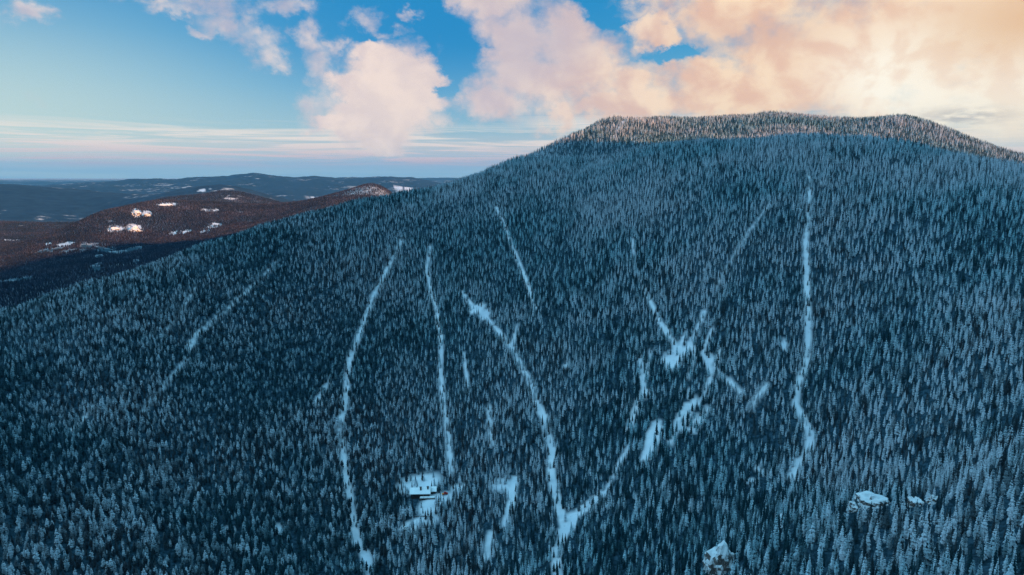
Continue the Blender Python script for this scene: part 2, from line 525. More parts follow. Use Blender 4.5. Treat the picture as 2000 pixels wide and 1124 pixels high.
SPOTS = [  # px, py, half width px, half height px
    (820, 946, 42, 17), (858, 975, 34, 12), (828, 1020, 34, 12), (800, 1030, 22, 12), (836, 993, 20, 16), (895, 955, 16, 9),
    (977, 948, 23, 12), (997, 962, 11, 11), (1315, 706, 17, 20), (1345, 688, 12, 12), (1385, 705, 9, 12), (1107, 715, 8, 6), (1465, 940, 10, 7), (1532, 675, 6, 10),
    (932, 603, 16, 9), (948, 618, 12, 8), (1270, 862, 10, 26), (1115, 1020, 14, 18), (545, 1035, 8, 10), (450, 1035, 9, 7), (830, 1108, 5, 10), (1258, 735, 9, 8),
    (1298, 702, 6, 10), (1425, 747, 7, 5), (1492, 925, 8, 5), (1262, 770, 6, 8), (1345, 770, 4, 9),
    (695, 1055, 8, 16), (718, 1095, 10, 18), (1405, 1090, 15, 12), (1700, 985, 22, 6), (1480, 915, 7, 5), (1330, 840, 5, 10),
]
FARSPOTS = [
    (262, 448, 13, 9), (285, 418, 9, 6), (266, 416, 7, 9), (330, 400, 18, 4), (412, 411, 16, 3), (418, 442, 13, 5), (402, 454, 9, 3), (352, 455, 17, 4),
    (100, 490, 20, 3), (140, 492, 34, 3.5), (175, 481, 14, 3), (205, 487, 16, 6), (235, 495, 20, 3.5), (262, 487, 14, 4), (190, 520, 12, 6), (265, 511, 7, 4), (195, 505, 8, 3),
    (20, 550, 22, 4), (30, 548, 10, 4), (52, 543, 10, 3), (94, 478, 5, 2), (225, 448, 12, 3), (128, 478, 13, 3), (37, 477, 5, 1.5), (20, 470, 12, 2),
    (612, 385, 26, 1.2), (790, 367, 24, 1.6),  
    (450, 389, 12, 2), (400, 372, 10, 2),
]


def seg_dist(x, y, P, Q):
    dx, dy = Q[0] - P[0], Q[1] - P[1]
    L = dx * dx + dy * dy + 1e-9
    t = np.clip(((x - P[0]) * dx + (y - P[1]) * dy) / L, 0, 1)
    return np.hypot(x - P[0] - t * dx, y - P[1] - t * dy)


LINE_W = [(w - (2.2 if w <= 5 else 0.6), [hit(*p) for p in pl]) for w, pl in LINES]


def spot_world(lst):
    o = []
    for px, py, rx, ry in lst:
        c = hit(px, py); r = math.hypot(c.x, c.y)
        h0 = hit(px, py + ry); h1 = hit(px, py - ry)
        rad = min(abs(math.hypot(h1.x, h1.y) - math.hypot(h0.x, h0.y)) / 2, 6 * rx * r / F + 4)
        o.append((math.atan2(c.x, c.y), r, rx / F, max(rad, 3.0 if r < 1500 else (r * 0.02 if r < 3000 else 20.0))))
    return o


SPOT_W = spot_world(SPOTS)
FAR_W = spot_world(FARSPOTS)


def in_spots(x, y, lst):
    """1 inside the clearing, falling to 0"""
    a = np.arctan2(x, y); r = np.hypot(x, y)
    o = np.zeros(x.shape)
    for ca, cr, ra, rr in lst:
        sel = (np.abs(a - ca) < 2 * ra) & (np.abs(r - cr) < 2 * rr)
        if sel.any():
            q = ((a[sel] - ca) / ra) ** 2 + ((r[sel] - cr) / rr) ** 2
            o[sel] = np.maximum(o[sel], np.clip(1.6 - q, 0, 1))
    return o


def line_clear(x, y):
    o = np.full(x.shape, 99.0)
    for w, pl in LINE_W:
        for P, Q in zip(pl[:-1], pl[1:]):
            if (Q - P).length > 260:
                continue
            lo = np.minimum(P[:2], Q[:2]) - 14; hi = np.maximum(P[:2], Q[:2]) + 14
            s = np.nonzero((x > lo[0]) & (x < hi[0]) & (y > lo[1]) & (y < hi[1]))[0]
            if len(s):
                o[s] = np.minimum(o[s], seg_dist(x[s], y[s], P, Q) - w * 0.29)
    return o


# ------------------------------------------------------------------ object helpers
def tag(o, label=None, cat=None, group=None, kind=None):
    if label: o['label'] = label
    if cat: o['category'] = cat
    if group: o['group'] = group
    if kind: o['kind'] = kind
    return o


def mesh_obj(name, verts, faces, mat, parent=None, smooth=False, link=True):
    me = bpy.data.meshes.new(name)
    me.from_pydata([tuple(v) for v in verts], [], faces)
    if mat: me.materials.append(mat)
    if smooth:
        me.polygons.foreach_set('use_smooth', [True] * len(me.polygons))
    me.update()
    o = bpy.data.objects.new(name, me)
    if link: COL.objects.link(o)
    if parent: o.parent = parent
    return o


def new_mat(name):
    m = bpy.data.materials.new(name)
    m.use_nodes = True
    q = N(m.node_tree)
    b = m.node_tree.nodes['Principled BSDF']
    b.inputs['Roughness'].default_value = 0.85
    b.inputs['Specular IOR Level'].default_value = 0.2
    return m, q, b


def bump(q, b, h, strength, dist):
    n = q.node('ShaderNodeBump')
    n.inputs['Strength'].default_value = strength
    n.inputs['Distance'].default_value = dist
    q.put(n.inputs['Height'], h)
    q.nt.links.new(n.outputs[0], b.inputs['Normal'])


# ------------------------------------------------------------------ ground
def ground_material():
    m, q, b = new_mat('snow_ground')
    pos = q.node('ShaderNodeNewGeometry').outputs['Position']
    wood = q.node('ShaderNodeAttribute', attribute_name='wood').outputs['Fac']
    n1 = q.noise(pos, 0.03, 5, 0.6)
    n2 = q.noise(pos, 0.35, 5, 0.65)
    snow = q.mix(q.smooth(n1, 0.3, 0.7), (0.52, 0.56, 0.62), (0.66, 0.68, 0.72))
    snow = q.mix(q.smooth(n2, 0.60, 0.74, 0, 0.45), snow, (0.25, 0.25, 0.24))
    lit = q.node('ShaderNodeAttribute', attribute_name='tree_shade').outputs['Fac']
    shade_col = q.mix(q.smooth(n2, 0.42, 0.62), (0.003, 0.022, 0.034), (0.03, 0.07, 0.10))  # dark floor colour that stands for tree shade
    snow = q.mix(lit, snow, shade_col)
    # far woodland seen as a cover, with small openings of snow
    f1 = q.noise(pos, 0.012, 6, 0.7)
    f2 = q.noise(pos, 0.0016, 5, 0.6)
    dark = q.mix(q.smooth(f1, 0.35, 0.65), (0.002, 0.018, 0.042), (0.010, 0.036, 0.066))
    open_ = q.smooth(q.add(q.mul(f1, 0.45), q.mul(f2, 0.55)), 0.56, 0.63)
    forest = q.mix(q.mul(open_, 0.55), dark, (0.6, 0.63, 0.66))
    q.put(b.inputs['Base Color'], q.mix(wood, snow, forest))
    bump(q, b, n2, 0.25, 0.6)
    return m


def build_ground():
    na, nl = GX.shape
    co = np.stack([GX, GY, GZ], -1).reshape(-1, 3).astype(np.float32)
    idx = np.arange(na * nl).reshape(na, nl)
    quads = np.stack([idx[:-1, :-1], idx[:-1, 1:], idx[1:, 1:], idx[1:, :-1]], -1).reshape(-1, 4)
    quads = quads[:, ::-1]
    me = bpy.data.meshes.new('ground')
    me.vertices.add(len(co)); me.vertices.foreach_set('co', co.ravel())
    me.loops.add(quads.size); me.loops.foreach_set('vertex_index', quads.ravel().astype(np.int32))
    me.polygons.add(len(quads))
    me.polygons.foreach_set('loop_start', np.arange(0, quads.size, 4, dtype=np.int32))
    me.polygons.foreach_set('use_smooth', np.ones(len(quads), bool))
    x = GX.ravel(); y = GY.ravel(); r = np.hypot(x, y)
    wood = sstep(r, 4300, 5000)
    wood = np.maximum(wood, 0.75 * sstep(r, 1300, 1500) * (np.arctan2(x, y) < -0.1))
    wood = wood * (1 - sstep(r, 26000, 34000) * 0.55)
    sp = in_spots(x, y, FAR_W)
    gs = np.clip(r * 0.005, 14, 60)
    pk = hit(712, 372)
    wood = wood * (1 - 0.28 * sstep(-np.hypot(x - pk.x, y - pk.y), -220, -90))
    wood = wood * (1 - sstep(np.minimum(sp, 1) * (0.8 + fbm2(x / gs, y / gs, 91, 4) * 2.4), 0.3, 0.55))
    # shade under the trees is painted onto the snow; the clearings stay free
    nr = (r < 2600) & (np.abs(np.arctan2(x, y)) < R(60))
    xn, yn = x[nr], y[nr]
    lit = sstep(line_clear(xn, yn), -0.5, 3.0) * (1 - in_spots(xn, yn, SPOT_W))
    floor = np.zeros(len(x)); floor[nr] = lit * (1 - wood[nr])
    me.attributes.new('tree_shade', 'FLOAT', 'POINT').data.foreach_set('value', floor.astype(np.float32))
    at = me.attributes.new('wood', 'FLOAT', 'POINT')
    at.data.foreach_set('value', wood.astype(np.float32))
    me.materials.append(ground_material())
    me.update(calc_edges=True)
    me.validate()
    o = bpy.data.objects.new('ground', me)
    COL.objects.link(o)
    tag(o, kind='structure')
    return o


build_ground()


# ------------------------------------------------------------------ trees
def needle_material(name, frost_lo, frost_hi, n_a=(0.002, 0.026, 0.036), n_b=(0.018, 0.022, 0.027), f_a=(0.25, 0.50, 0.58), f_b=(0.47, 0.53, 0.59)):
    m, q, b = new_mat(name)
    geo = q.node('ShaderNodeNewGeometry')
    tc = q.node('ShaderNodeTexCoord')
    oi = q.node('ShaderNodeObjectInfo')
    rnd = oi.outputs['Random']
    nz = q.sep(geo.outputs['True Normal'])[2]
    opos = q.node('ShaderNodeVectorMath', operation='ADD')
    q.put(opos.inputs[0], tc.outputs['Object'])
    q.put(opos.inputs[1], q.xyz(q.mul(rnd, 37.0), q.mul(rnd, 11.0), 0.0))
    n = q.noise(opos.outputs[0], 1.5, 3, 0.65)
    stand = q.noise(oi.outputs['Location'], 0.0055, 4, 0.62)
    st2 = q.noise(oi.outputs['Location'], 0.02, 3, 0.6)
    up = q.smooth(nz, -0.2, 0.6)
    fr = q.add(q.mul(up, 0.62), q.mul(q.sub(n, 0.5), 0.45), q.mul(q.sub(rnd, 0.5), 1.1), q.mul(q.sub(stand, 0.5), 1.0), q.mul(q.sub(st2, 0.5), 0.6))
    alt = q.sep(oi.outputs['Location'])[2]      # less frost low down, standing in for shade on the lower slope
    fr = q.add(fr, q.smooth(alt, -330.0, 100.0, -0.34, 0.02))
    fr = q.smooth(fr, frost_lo, frost_hi)
    needle = q.mix(q.smooth(stand, 0.45, 0.62), n_a, n_b)
    frost = q.mix(q.smooth(q.add(q.mul(stand, 0.6), q.mul(st2, 0.25), q.mul(rnd, 0.15)), 0.38, 0.62), f_a, f_b)
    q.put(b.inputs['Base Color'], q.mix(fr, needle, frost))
    return m


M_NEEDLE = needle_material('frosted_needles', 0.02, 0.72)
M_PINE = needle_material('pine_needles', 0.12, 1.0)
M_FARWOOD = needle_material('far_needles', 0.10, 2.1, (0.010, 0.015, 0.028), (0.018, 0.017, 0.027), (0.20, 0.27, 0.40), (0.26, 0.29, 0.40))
mb, qb, bb = new_mat('bark')
qb.put(bb.inputs['Base Color'], (0.06, 0.045, 0.035))
M_BARK = mb


def conifer(seed, width, levels, blades, shape, base=0.08, droop=0.35, gap=0.12):
    """unit tree, ten metres tall: whorls of drooping boughs around an inner core"""
    rd = random.Random(seed)
    V = []; Fc = []
    H = 10.0
    lean = (rd.uniform(-.25, .25), rd.uniform(-.25, .25))
    for k in range(levels):
        f = (k + rd.uniform(-0.25, 0.25)) / (levels - 0.6)
        f = min(max(f, 0), 0.985)
        z = H * (base + (1 - base) * f)
        Rk = width * shape(f)
        ph = rd.uniform(0, 6.28)
        nb = max(4, int(round(blades * (0.55 + 0.45 * (1 - f)))))
        cx, cy = lean[0] * f, lean[1] * f
        for j in range(nb):
            if rd.random() < gap:
                continue
            a = ph + j * 6.2832 / nb + rd.uniform(-.3, .3)
            L = Rk * rd.uniform(0.68, 1.18)
            ww = max(L * 0.42, 0.16) * rd.uniform(0.8, 1.25)
            dr = droop * L * rd.uniform(0.7, 1.3)
            ca, sa = math.cos(a), math.sin(a)
            i = len(V)
            V += [(cx, cy, z + 0.42), (cx + ca * L * .6 - sa * ww, cy + sa * L * .6 + ca * ww, z - dr * .75), (cx + ca * L, cy + sa * L, z - dr),
                  (cx + ca * L * .6 + sa * ww, cy + sa * L * .6 - ca * ww, z - dr * .75), (cx + ca * L * .58, cy + sa * L * .58, z - dr * .18 + 0.1)]
            Fc += [(i, i + 4, i + 1), (i + 1, i + 4, i + 2), (i + 2, i + 4, i + 3), (i + 3, i + 4, i)]
    # leader
    i = len(V)
    V += [(lean[0], lean[1], H + 0.35), (lean[0] + .14, lean[1], H - .8), (lean[0] - .07, lean[1] + .12, H - .8), (lean[0] - .07, lean[1] - .12, H - .8)]
    Fc += [(i, i + 1, i + 2), (i, i + 2, i + 3), (i, i + 3, i + 1)]
    # inner core of twigs
    i = len(V); n = 6; rings = 4
    for k in range(rings):
        f = k / (rings - 1) * 0.9
        for j in range(n):
            a = j * 6.2832 / n + k * .5
            rr = width * shape(f) * 0.42 * rd.uniform(.8, 1.2)
            V.append((lean[0] * f + math.cos(a) * rr, lean[1] * f + math.sin(a) * rr, H * (base * .8 + (1 - base) * f)))
    for k in range(rings - 1):
        for j in range(n):
            p, s = i + k * n + j, i + k * n + (j + 1) % n
            Fc.append((p, s, s + n, p + n))
    return V, Fc


sh_spruce = lambda f: (1 - f) ** 0.85 * (0.75 + 0.25 * min(1, f * 6)) + 0.03
sh_slim = lambda f: (1 - f) ** 0.7 * (0.7 + 0.3 * min(1, f * 4)) + 0.03
sh_round = lambda f: math.sqrt(max(0.0, 1 - (max(0, (f - 0.25)) / 0.77) ** 2)) * (0.55 + 0.45 * min(1, f * 4))
sh_mid = lambda f: (1 - f ** 1.6) ** 0.8 * (0.65 + 0.35 * min(1, f * 5)) + 0.02

PROTO = []
pc = bpy.data.collections.new('tree_kinds')
spec = [(1, 1.75, 13, 9, sh_spruce, 'n'), (2, 1.45, 14, 8, sh_slim, 'n'), (3, 1.95, 12, 9, sh_mid, 'n'), (4, 1.6, 13, 8, sh_mid, 'n'),
        (5, 2.2, 9, 9, sh_round, 'p'), (6, 2.1, 10, 8, sh_round, 'p'), (7, 2.5, 9, 9, sh_mid, 'p')]
for k, (sd, wd, lv, bl, sh, mt) in enumerate(spec):
    V, Fc = conifer(sd * 31, wd, lv, bl, sh, base=0.06 if mt == 'n' else 0.16, droop=0.42 if mt == 'n' else 0.2)
    o = mesh_obj('tree_kind_%02d' % k, V, Fc, M_NEEDLE if mt == 'n' else M_PINE, link=False)
    pc.objects.link(o)
    PROTO.append(o)
# small far trees: few faces
for k in range(5):
    V, Fc = conifer(900 + k, 1.9 + 0.2 * k, 4, 6, sh_mid, base=0.05, droop=0.5, gap=0.05)
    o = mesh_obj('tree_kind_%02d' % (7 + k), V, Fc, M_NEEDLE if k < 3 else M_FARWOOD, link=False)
    pc.objects.link(o)
    PROTO.append(o)


def trunk_mesh():
    V = []; Fc = []
    for k, (z, r) in enumerate([(-1.2, .26), (0.2, .2), (4, .12), (8.5, .04)]):
        for j in range(6):
            a = j * math.pi / 3
            V.append((math.cos(a) * r, math.sin(a) * r, z))
    for k in range(3):
        for j in range(6):
            p, s = k * 6 + j, k * 6 + (j + 1) % 6
            Fc.append((p, s, s + 6, p + 6))
    me = bpy.data.meshes.new('trunk')
    me.from_pydata(V, [], Fc); me.materials.append(M_BARK)
    return me


# running horizon of the ground seen from the camera, for dropping trees no one can see
_RUN = np.maximum.accumulate(np.where(GR > 250, _TT, -9), axis=1)


def visible(x, y, top, slack):
    r = np.hypot(x, y); a = np.arctan2(x, y)
    i = np.clip(np.searchsorted(AZ, a) - 1, 0, len(AZ) - 2)
    j = np.clip(np.searchsorted(LR, np.log(r)) - 1, 0, len(LR) - 2)
    run = np.minimum(_RUN[i, j], _RUN[i + 1, j])
    return (ground(x, y) + top + slack) / r >= run


def scatter(x0, x1, y0, y1, s, seed):
    g = np.random.default_rng(seed)
    xs = np.arange(x0, x1, s); ys = np.arange(y0, y1, s * 0.92)
    X, Y = np.meshgrid(xs, ys)
    X = X + (np.arange(len(ys)) % 2)[:, None] * s / 2
    X = X + g.uniform(-.42, .42, X.shape) * s; Y = Y + g.uniform(-.42, .42, Y.shape) * s
    return X.ravel(), Y.ravel(), g


def stand_points():
    x, y, g = scatter(-1500, 1800, 200, 2500, 3.75, 5)
    r = np.hypot(x, y); a = np.arctan2(x, y)
    k = (r > 290) & (r < 2500) & (np.abs(a) < R(43))
    # the valley left of the mountain is the far woods
    k &= ~((a < -0.03) & (r > 1500))
    x, y = x[k], y[k]
    k = visible(x, y, 11, 14)
    x, y = x[k], y[k]
    lc = line_clear(x, y)
    jit = fbm2(x / 9, y / 9, 21, 2) * 5
    k = ((lc + jit * 1.25 > 0.2) | (g.uniform(0, 1, len(x)) < 0.18 + 0.5 * (fbm2(x / 30, y / 30, 77, 2) > 0.2))) & ((in_spots(x, y, SPOT_W) + fbm2(x / 5, y / 5, 33, 3) * 2.4 < 0.5) | (g.uniform(0, 1, len(x)) < 0.12))
    k &= (g.uniform(0, 1, len(x)) > 0.04)
    # small natural gaps
    k &= fbm2(x / 24, y / 24, 40, 3) < 0.36
    x, y = x[k], y[k]
    a = np.arctan2(x, y); r = np.hypot(x, y)
    left = sstep(-a + fbm2(x / 120, y / 120, 50, 3) * 0.35, 0.12, 0.34)       # rounder, smaller pines on the left
    close = 1 - sstep(r, 380, 760)
    h = (9.0 + 1.2 * close - 1.6 * left) * (1 + fbm2(x / 60, y / 60, 60, 3) * 0.45) * g.uniform(0.70, 1.24, len(x))
    h = np.where(g.uniform(0, 1, len(x)) < 0.12, h * 0.55, h)
    kind = np.where(g.uniform(0, 1, len(x)) < left, 4 + g.integers(0, 3, len(x)), g.integers(0, 4, len(x)))
    far = (r > 1330) & (a > -0.03)
    kind = np.where(far & (g.uniform(0, 1, len(x)) < 0.8), 7 + g.integers(0, 3, len(x)), kind)
    keep = g.uniform(0, 1, len(x)) < np.where(far, 0.42, 1 - 0.15 * close)
    return [v[keep] for v in (x, y, h, kind, g.uniform(0.70, 1.05, len(x)), g.uniform(0, 6.28, len(x)))]


def far_points():
    x, y, g = scatter(-3700, 300, 1100, 5000, 5.0, 15)
    r = np.hypot(x, y); a = np.arctan2(x, y)
    k = (a < -0.03) & (a > R(-43)) & (r > 1500) & (r < 4900)
    x, y = x[k], y[k]
    r = np.hypot(x, y); k0 = slice(None)
    k = visible(x, y, 12, 16)
    k &= (in_spots(x, y, FAR_W) * (0.8 + fbm2(x / 18, y / 18, 91, 4) * 2.4) < 0.4) | (g.uniform(0, 1, len(x)) < np.where(r[k0] > 2700, 0.10, 0.02))
    k &= fbm2(x / 60, y / 60, 72, 3) < 0.3
    x, y = x[k], y[k]
    pk = hit(712, 372)
    k = (np.hypot(x - pk.x, y - pk.y) > 150) | (g.uniform(0, 1, len(x)) < 0.25)
    x, y = x[k], y[k]
    h = 7.6 * g.uniform(0.7, 1.25, len(x)) * (1 + fbm2(x / 150, y / 150, 61, 3) * 0.3)
    return x, y, h, 10 + g.integers(0, 2, len(x)), g.uniform(1.1, 1.5, len(x)), g.uniform(0, 6.28, len(x))


def instancer():
    ng = bpy.data.node_groups.new('tree_scatter', 'GeometryNodeTree')
    ng.interface.new_socket('Geometry', in_out='INPUT', socket_type='NodeSocketGeometry')
    ng.interface.new_socket('Geometry', in_out='OUTPUT', socket_type='NodeSocketGeometry')
    nn = ng.nodes; ln = ng.links
    i = nn.new('NodeGroupInput'); o = nn.new('NodeGroupOutput')
    iop = nn.new('GeometryNodeInstanceOnPoints')
    ci = nn.new('GeometryNodeCollectionInfo')
    ci.inputs['Collection'].default_value = pc
    ci.inputs['Separate Children'].default_value = True
    ci.inputs['Reset Children'].default_value = True

    def att(name, typ):
        n = nn.new('GeometryNodeInputNamedAttribute'); n.data_type = typ
        n.inputs['Name'].default_value = name
        return n.outputs['Attribute']
    c1 = nn.new('ShaderNodeCombineXYZ'); ln.new(att('rot', 'FLOAT'), c1.inputs[2])
    er = nn.new('FunctionNodeEulerToRotation'); ln.new(c1.outputs[0], er.inputs[0])
    ln.new(i.outputs[0], iop.inputs['Points'])
    ln.new(ci.outputs[0], iop.inputs['Instance'])
    iop.inputs['Pick Instance'].default_value = True
    ln.new(att('pick', 'INT'), iop.inputs['Instance Index'])
    ln.new(er.outputs[0], iop.inputs['Rotation'])
    ln.new(att('size', 'FLOAT_VECTOR'), iop.inputs['Scale'])
    ln.new(iop.outputs[0], o.inputs[0])
    return ng


NG = instancer()


def wood(name, label, x, y, h, kind, wd, rot):
    z = ground(x, y) - 0.15
    me = bpy.data.meshes.new(name)
    n = len(x)
    me.vertices.add(n)
    me.vertices.foreach_set('co', np.stack([x, y, z], 1).astype(np.float32).ravel())
    s = h / 10.0
    me.attributes.new('rot', 'FLOAT', 'POINT').data.foreach_set('value', rot.astype(np.float32))
    me.attributes.new('pick', 'INT', 'POINT').data.foreach_set('value', kind.astype(np.int32))
    sv = np.stack([s * wd, s * wd, s], 1).astype(np.float32)
    me.attributes.new('size', 'FLOAT_VECTOR', 'POINT').data.foreach_set('vector', sv.ravel())
    o = bpy.data.objects.new(name, me)
    COL.objects.link(o)
    md = o.modifiers.new('scatter', 'NODES'); md.node_group = NG
    tag(o, label, 'forest', kind='stuff')
    print(name, n, 'trees')
    return o


TX, TY, TH, TK, TW, TR = stand_points()


def project(x, y, z):
    yc = y * math.cos(PITCH) - z * math.sin(PITCH); uc = y * math.sin(PITCH) + z * math.cos(PITCH)
    return HOR[0] + F * x / yc, HOR[1] - F * uc / yc, yc


# ------------------------------------------------------------------ rock outcrops
def rock_material():
    m, q, b = new_mat('snowy_rock')
    geo = q.node('ShaderNodeNewGeometry')
    tc = q.node('ShaderNodeTexCoord').outputs['Object']
    nz = q.sep(geo.outputs['True Normal'])[2]
    n = q.noise(tc, 0.25, 6, 0.65)
    n2 = q.noise(tc, 1.6, 4, 0.6)
    stone = q.mix(q.smooth(n, 0.35, 0.65), (0.040, 0.034, 0.032), (0.14, 0.12, 0.11))
    stone = q.mix(q.smooth(n2, 0.45, 0.7), stone, (0.20, 0.18, 0.17))
    sn = q.smooth(q.add(nz, q.mul(q.sub(n, 0.5), 1.3), q.mul(q.sub(n2, 0.5), 0.5)), 0.05, 0.30)
    q.put(b.inputs['Base Color'], q.mix(sn, stone, (0.62, 0.65, 0.68)))
    bump(q, b, n2, 0.5, 0.5)
    return m


M_ROCK = rock_material()
from mathutils import noise as mnoise


def rock(px, py, size, seed, label, sink=0.3, yaw=0.0, lumps=1.0):
    p = hit(px, py)
    bm = bmesh.new()
    bmesh.ops.create_icosphere(bm, subdivisions=4, radius=1.0)
    off = Vector((seed * 7.3, seed * 3.1, seed * 1.7))
    for v in bm.verts:
        d = v.co.normalized()
        r = 1.0 + lumps * (0.34 * mnoise.noise(d * 1.3 + off) + 0.20 * mnoise.noise(d * 2.9 + off))
        c = mnoise.cell(d * 1.9 + off)
        r += 0.12 * (c - 0.5) * lumps + 0.12 * lumps * abs(mnoise.noise(d * 6 + off)) + 0.05 * mnoise.noise(d * 13 + off)
        q = d * r
        # ledges
        q.z = q.z * 0.75 + 0.25 * round(q.z * 3.0) / 3.0
        v.co = Vector((q.x * size[0] / 2, q.y * size[1] / 2, q.z * size[2]))
    me = bpy.data.meshes.new('rock_outcrop')
    bm.to_mesh(me); bm.free()
    me.materials.append(M_ROCK)
    o = bpy.data.objects.new('rock_outcrop', me)
    COL.objects.link(o)
    o.location = (p.x, p.y, p.z - size[2] * sink)
    o.rotation_euler = (0, 0, -math.atan2(p.x, p.y) + yaw)
    tag(o, label, 'rock', 'snowy rock outcrops among the trees')
    return o, p, max(size[0], size[1]) / 2


OUT = [
    rock(1407, 1116, (20, 16, 19), 9, 'tall craggy brown and white rock outcrop at the bottom edge of the forest', 0.05, 0.5, 0.95),
    rock(1703, 986, (20, 13, 9.5), 29, 'broad bright snow capped rock knoll rising above the trees at lower right', 0.25, 0.2, 0.9),
    rock(1664, 998, (6, 5, 5.5), 5, 'small snow capped boulder just left of the broad snow capped knoll', 0.1),
    rock(1788, 988, (8, 6, 5), 12, 'low dark rock ledge with a snow rim, right of the broad snow capped knoll', 0.1),
    rock(1822, 982, (6, 5, 4.5), 15, 'smallest snow dusted ledge, farthest right of the rocks at lower right', 0.1),
]
FAR_ROCKS = [
    rock(262, 452, (56, 46, 24), 21, 'largest pale snowy crag on the face of the purple knoll', 0.35, 0.1),
    rock(286, 424, (38, 34, 18), 24, 'pale snowy crag on the purple knoll, upper right of the largest crag', 0.35, 0.4),
    rock(266, 421, (40, 44, 26), 27, 'narrow pale crag standing above the largest crag of the purple knoll', 0.3, -0.3),
    rock(324, 403, (64, 44, 14), 30, 'long low snowy crag just under the crest of the purple knoll', 0.35, 0.2),
    rock(224, 449, (34, 30, 12), 33, 'small snowy crag on the purple knoll, left of the largest crag', 0.35, 0.0),
]

# ------------------------------------------------------------------ the cabin and what stands round it
def mat_plain(name, c1, c2, scale=3.0, rough=0.85):
    m, q, b = new_mat(name)
    tc = q.node('ShaderNodeTexCoord').outputs['Object']
    q.put(b.inputs['Base Color'], q.mix(q.smooth(q.noise(tc, scale, 5, 0.6), 0.3, 0.7), c1, c2))
    b.inputs['Roughness'].default_value = rough
    return m


M_LOG = mat_plain('dark_log', (0.018, 0.014, 0.012), (0.05, 0.036, 0.028), 2.0)
M_SNOW = mat_plain('roof_snow', (0.80, 0.82, 0.84), (0.88, 0.89, 0.90), 0.6)
M_GLASS = mat_plain('dark_glass', (0.01, 0.015, 0.02), (0.02, 0.03, 0.04), 1.0, 0.08)
M_FRAME = mat_plain('window_frame', (0.10, 0.075, 0.055), (0.14, 0.10, 0.08), 2.0)
M_STONE = mat_plain('chimney_stone', (0.05, 0.045, 0.042), (0.13, 0.115, 0.105), 1.5)
M_RED = mat_plain('red_paint', (0.42, 0.025, 0.02), (0.50, 0.05, 0.03), 1.0, 0.4)
M_ORANGE = mat_plain('orange_paint', (0.75, 0.22, 0.02), (0.80, 0.28, 0.03), 1.0, 0.4)
M_TYRE = mat_plain('black_rubber', (0.012, 0.012, 0.012), (0.025, 0.025, 0.025), 4.0)


class MB:
    def __init__(self): self.bm = bmesh.new()

    def box(self, x0, x1, y0, y1, z0, z1):
        r = bmesh.ops.create_cube(self.bm, size=1.0)
        for v in r['verts']:
            v.co = Vector(((x0 + x1) / 2 + v.co.x * (x1 - x0), (y0 + y1) / 2 + v.co.y * (y1 - y0), (z0 + z1) / 2 + v.co.z * (z1 - z0)))
        return self

    def prism(self, prof, axis, a, b):
        """profile of (u, z) pairs swept along x or y from a to b"""
        put = (lambda u, z, w: (w, u, z)) if axis == 'x' else (lambda u, z, w: (u, w, z))
        A = [self.bm.verts.new(put(u, z, a)) for u, z in prof]
        B = [self.bm.verts.new(put(u, z, b)) for u, z in prof]
        n = len(prof)
        self.bm.faces.new(A); self.bm.faces.new(B[::-1])
        for i in range(n):
            self.bm.faces.new((A[i], B[i], B[(i + 1) % n], A[(i + 1) % n]))
        return self

    def disc(self, x, y0, y1, z, r, n=14):
        A = [self.bm.verts.new((x + r * math.cos(i * 6.2832 / n), y0, z + r * math.sin(i * 6.2832 / n))) for i in range(n)]
        B = [self.bm.verts.new((v.co.x, y1, v.co.z)) for v in A]
        self.bm.faces.new(A); self.bm.faces.new(B[::-1])
        for i in range(n):
            self.bm.faces.new((A[i], B[i], B[(i + 1) % n], A[(i + 1) % n]))
        return self

    def build(self, name, mat, parent=None, bevel=0.0):
        bmesh.ops.recalc_face_normals(self.bm, faces=self.bm.faces)
        if bevel:
            bmesh.ops.bevel(self.bm, geom=list(self.bm.edges), offset=bevel, segments=2, affect='EDGES', profile=0.5)
        me = bpy.data.meshes.new(name)
        self.bm.to_mesh(me); self.bm.free()
        me.materials.append(mat)
        o = bpy.data.objects.new(name, me)
        COL.objects.link(o)
        if parent: o.parent = parent
        return o


def empty(name, loc, rz=0.0, label=None, cat=None, group=None):
    o = bpy.data.objects.new(name, None)
    COL.objects.link(o)
    o.empty_display_size = 0.5
    o.location = loc; o.rotation_euler = (0, 0, rz)
    return tag(o, label, cat, group)


CAB = hit(824, 969)
CAB_YAW = -math.atan2(CAB.x, CAB.y) - 0.10
cs = math.hypot(CAB.y, CAB.z) / F         # metres to a pixel at the cabin


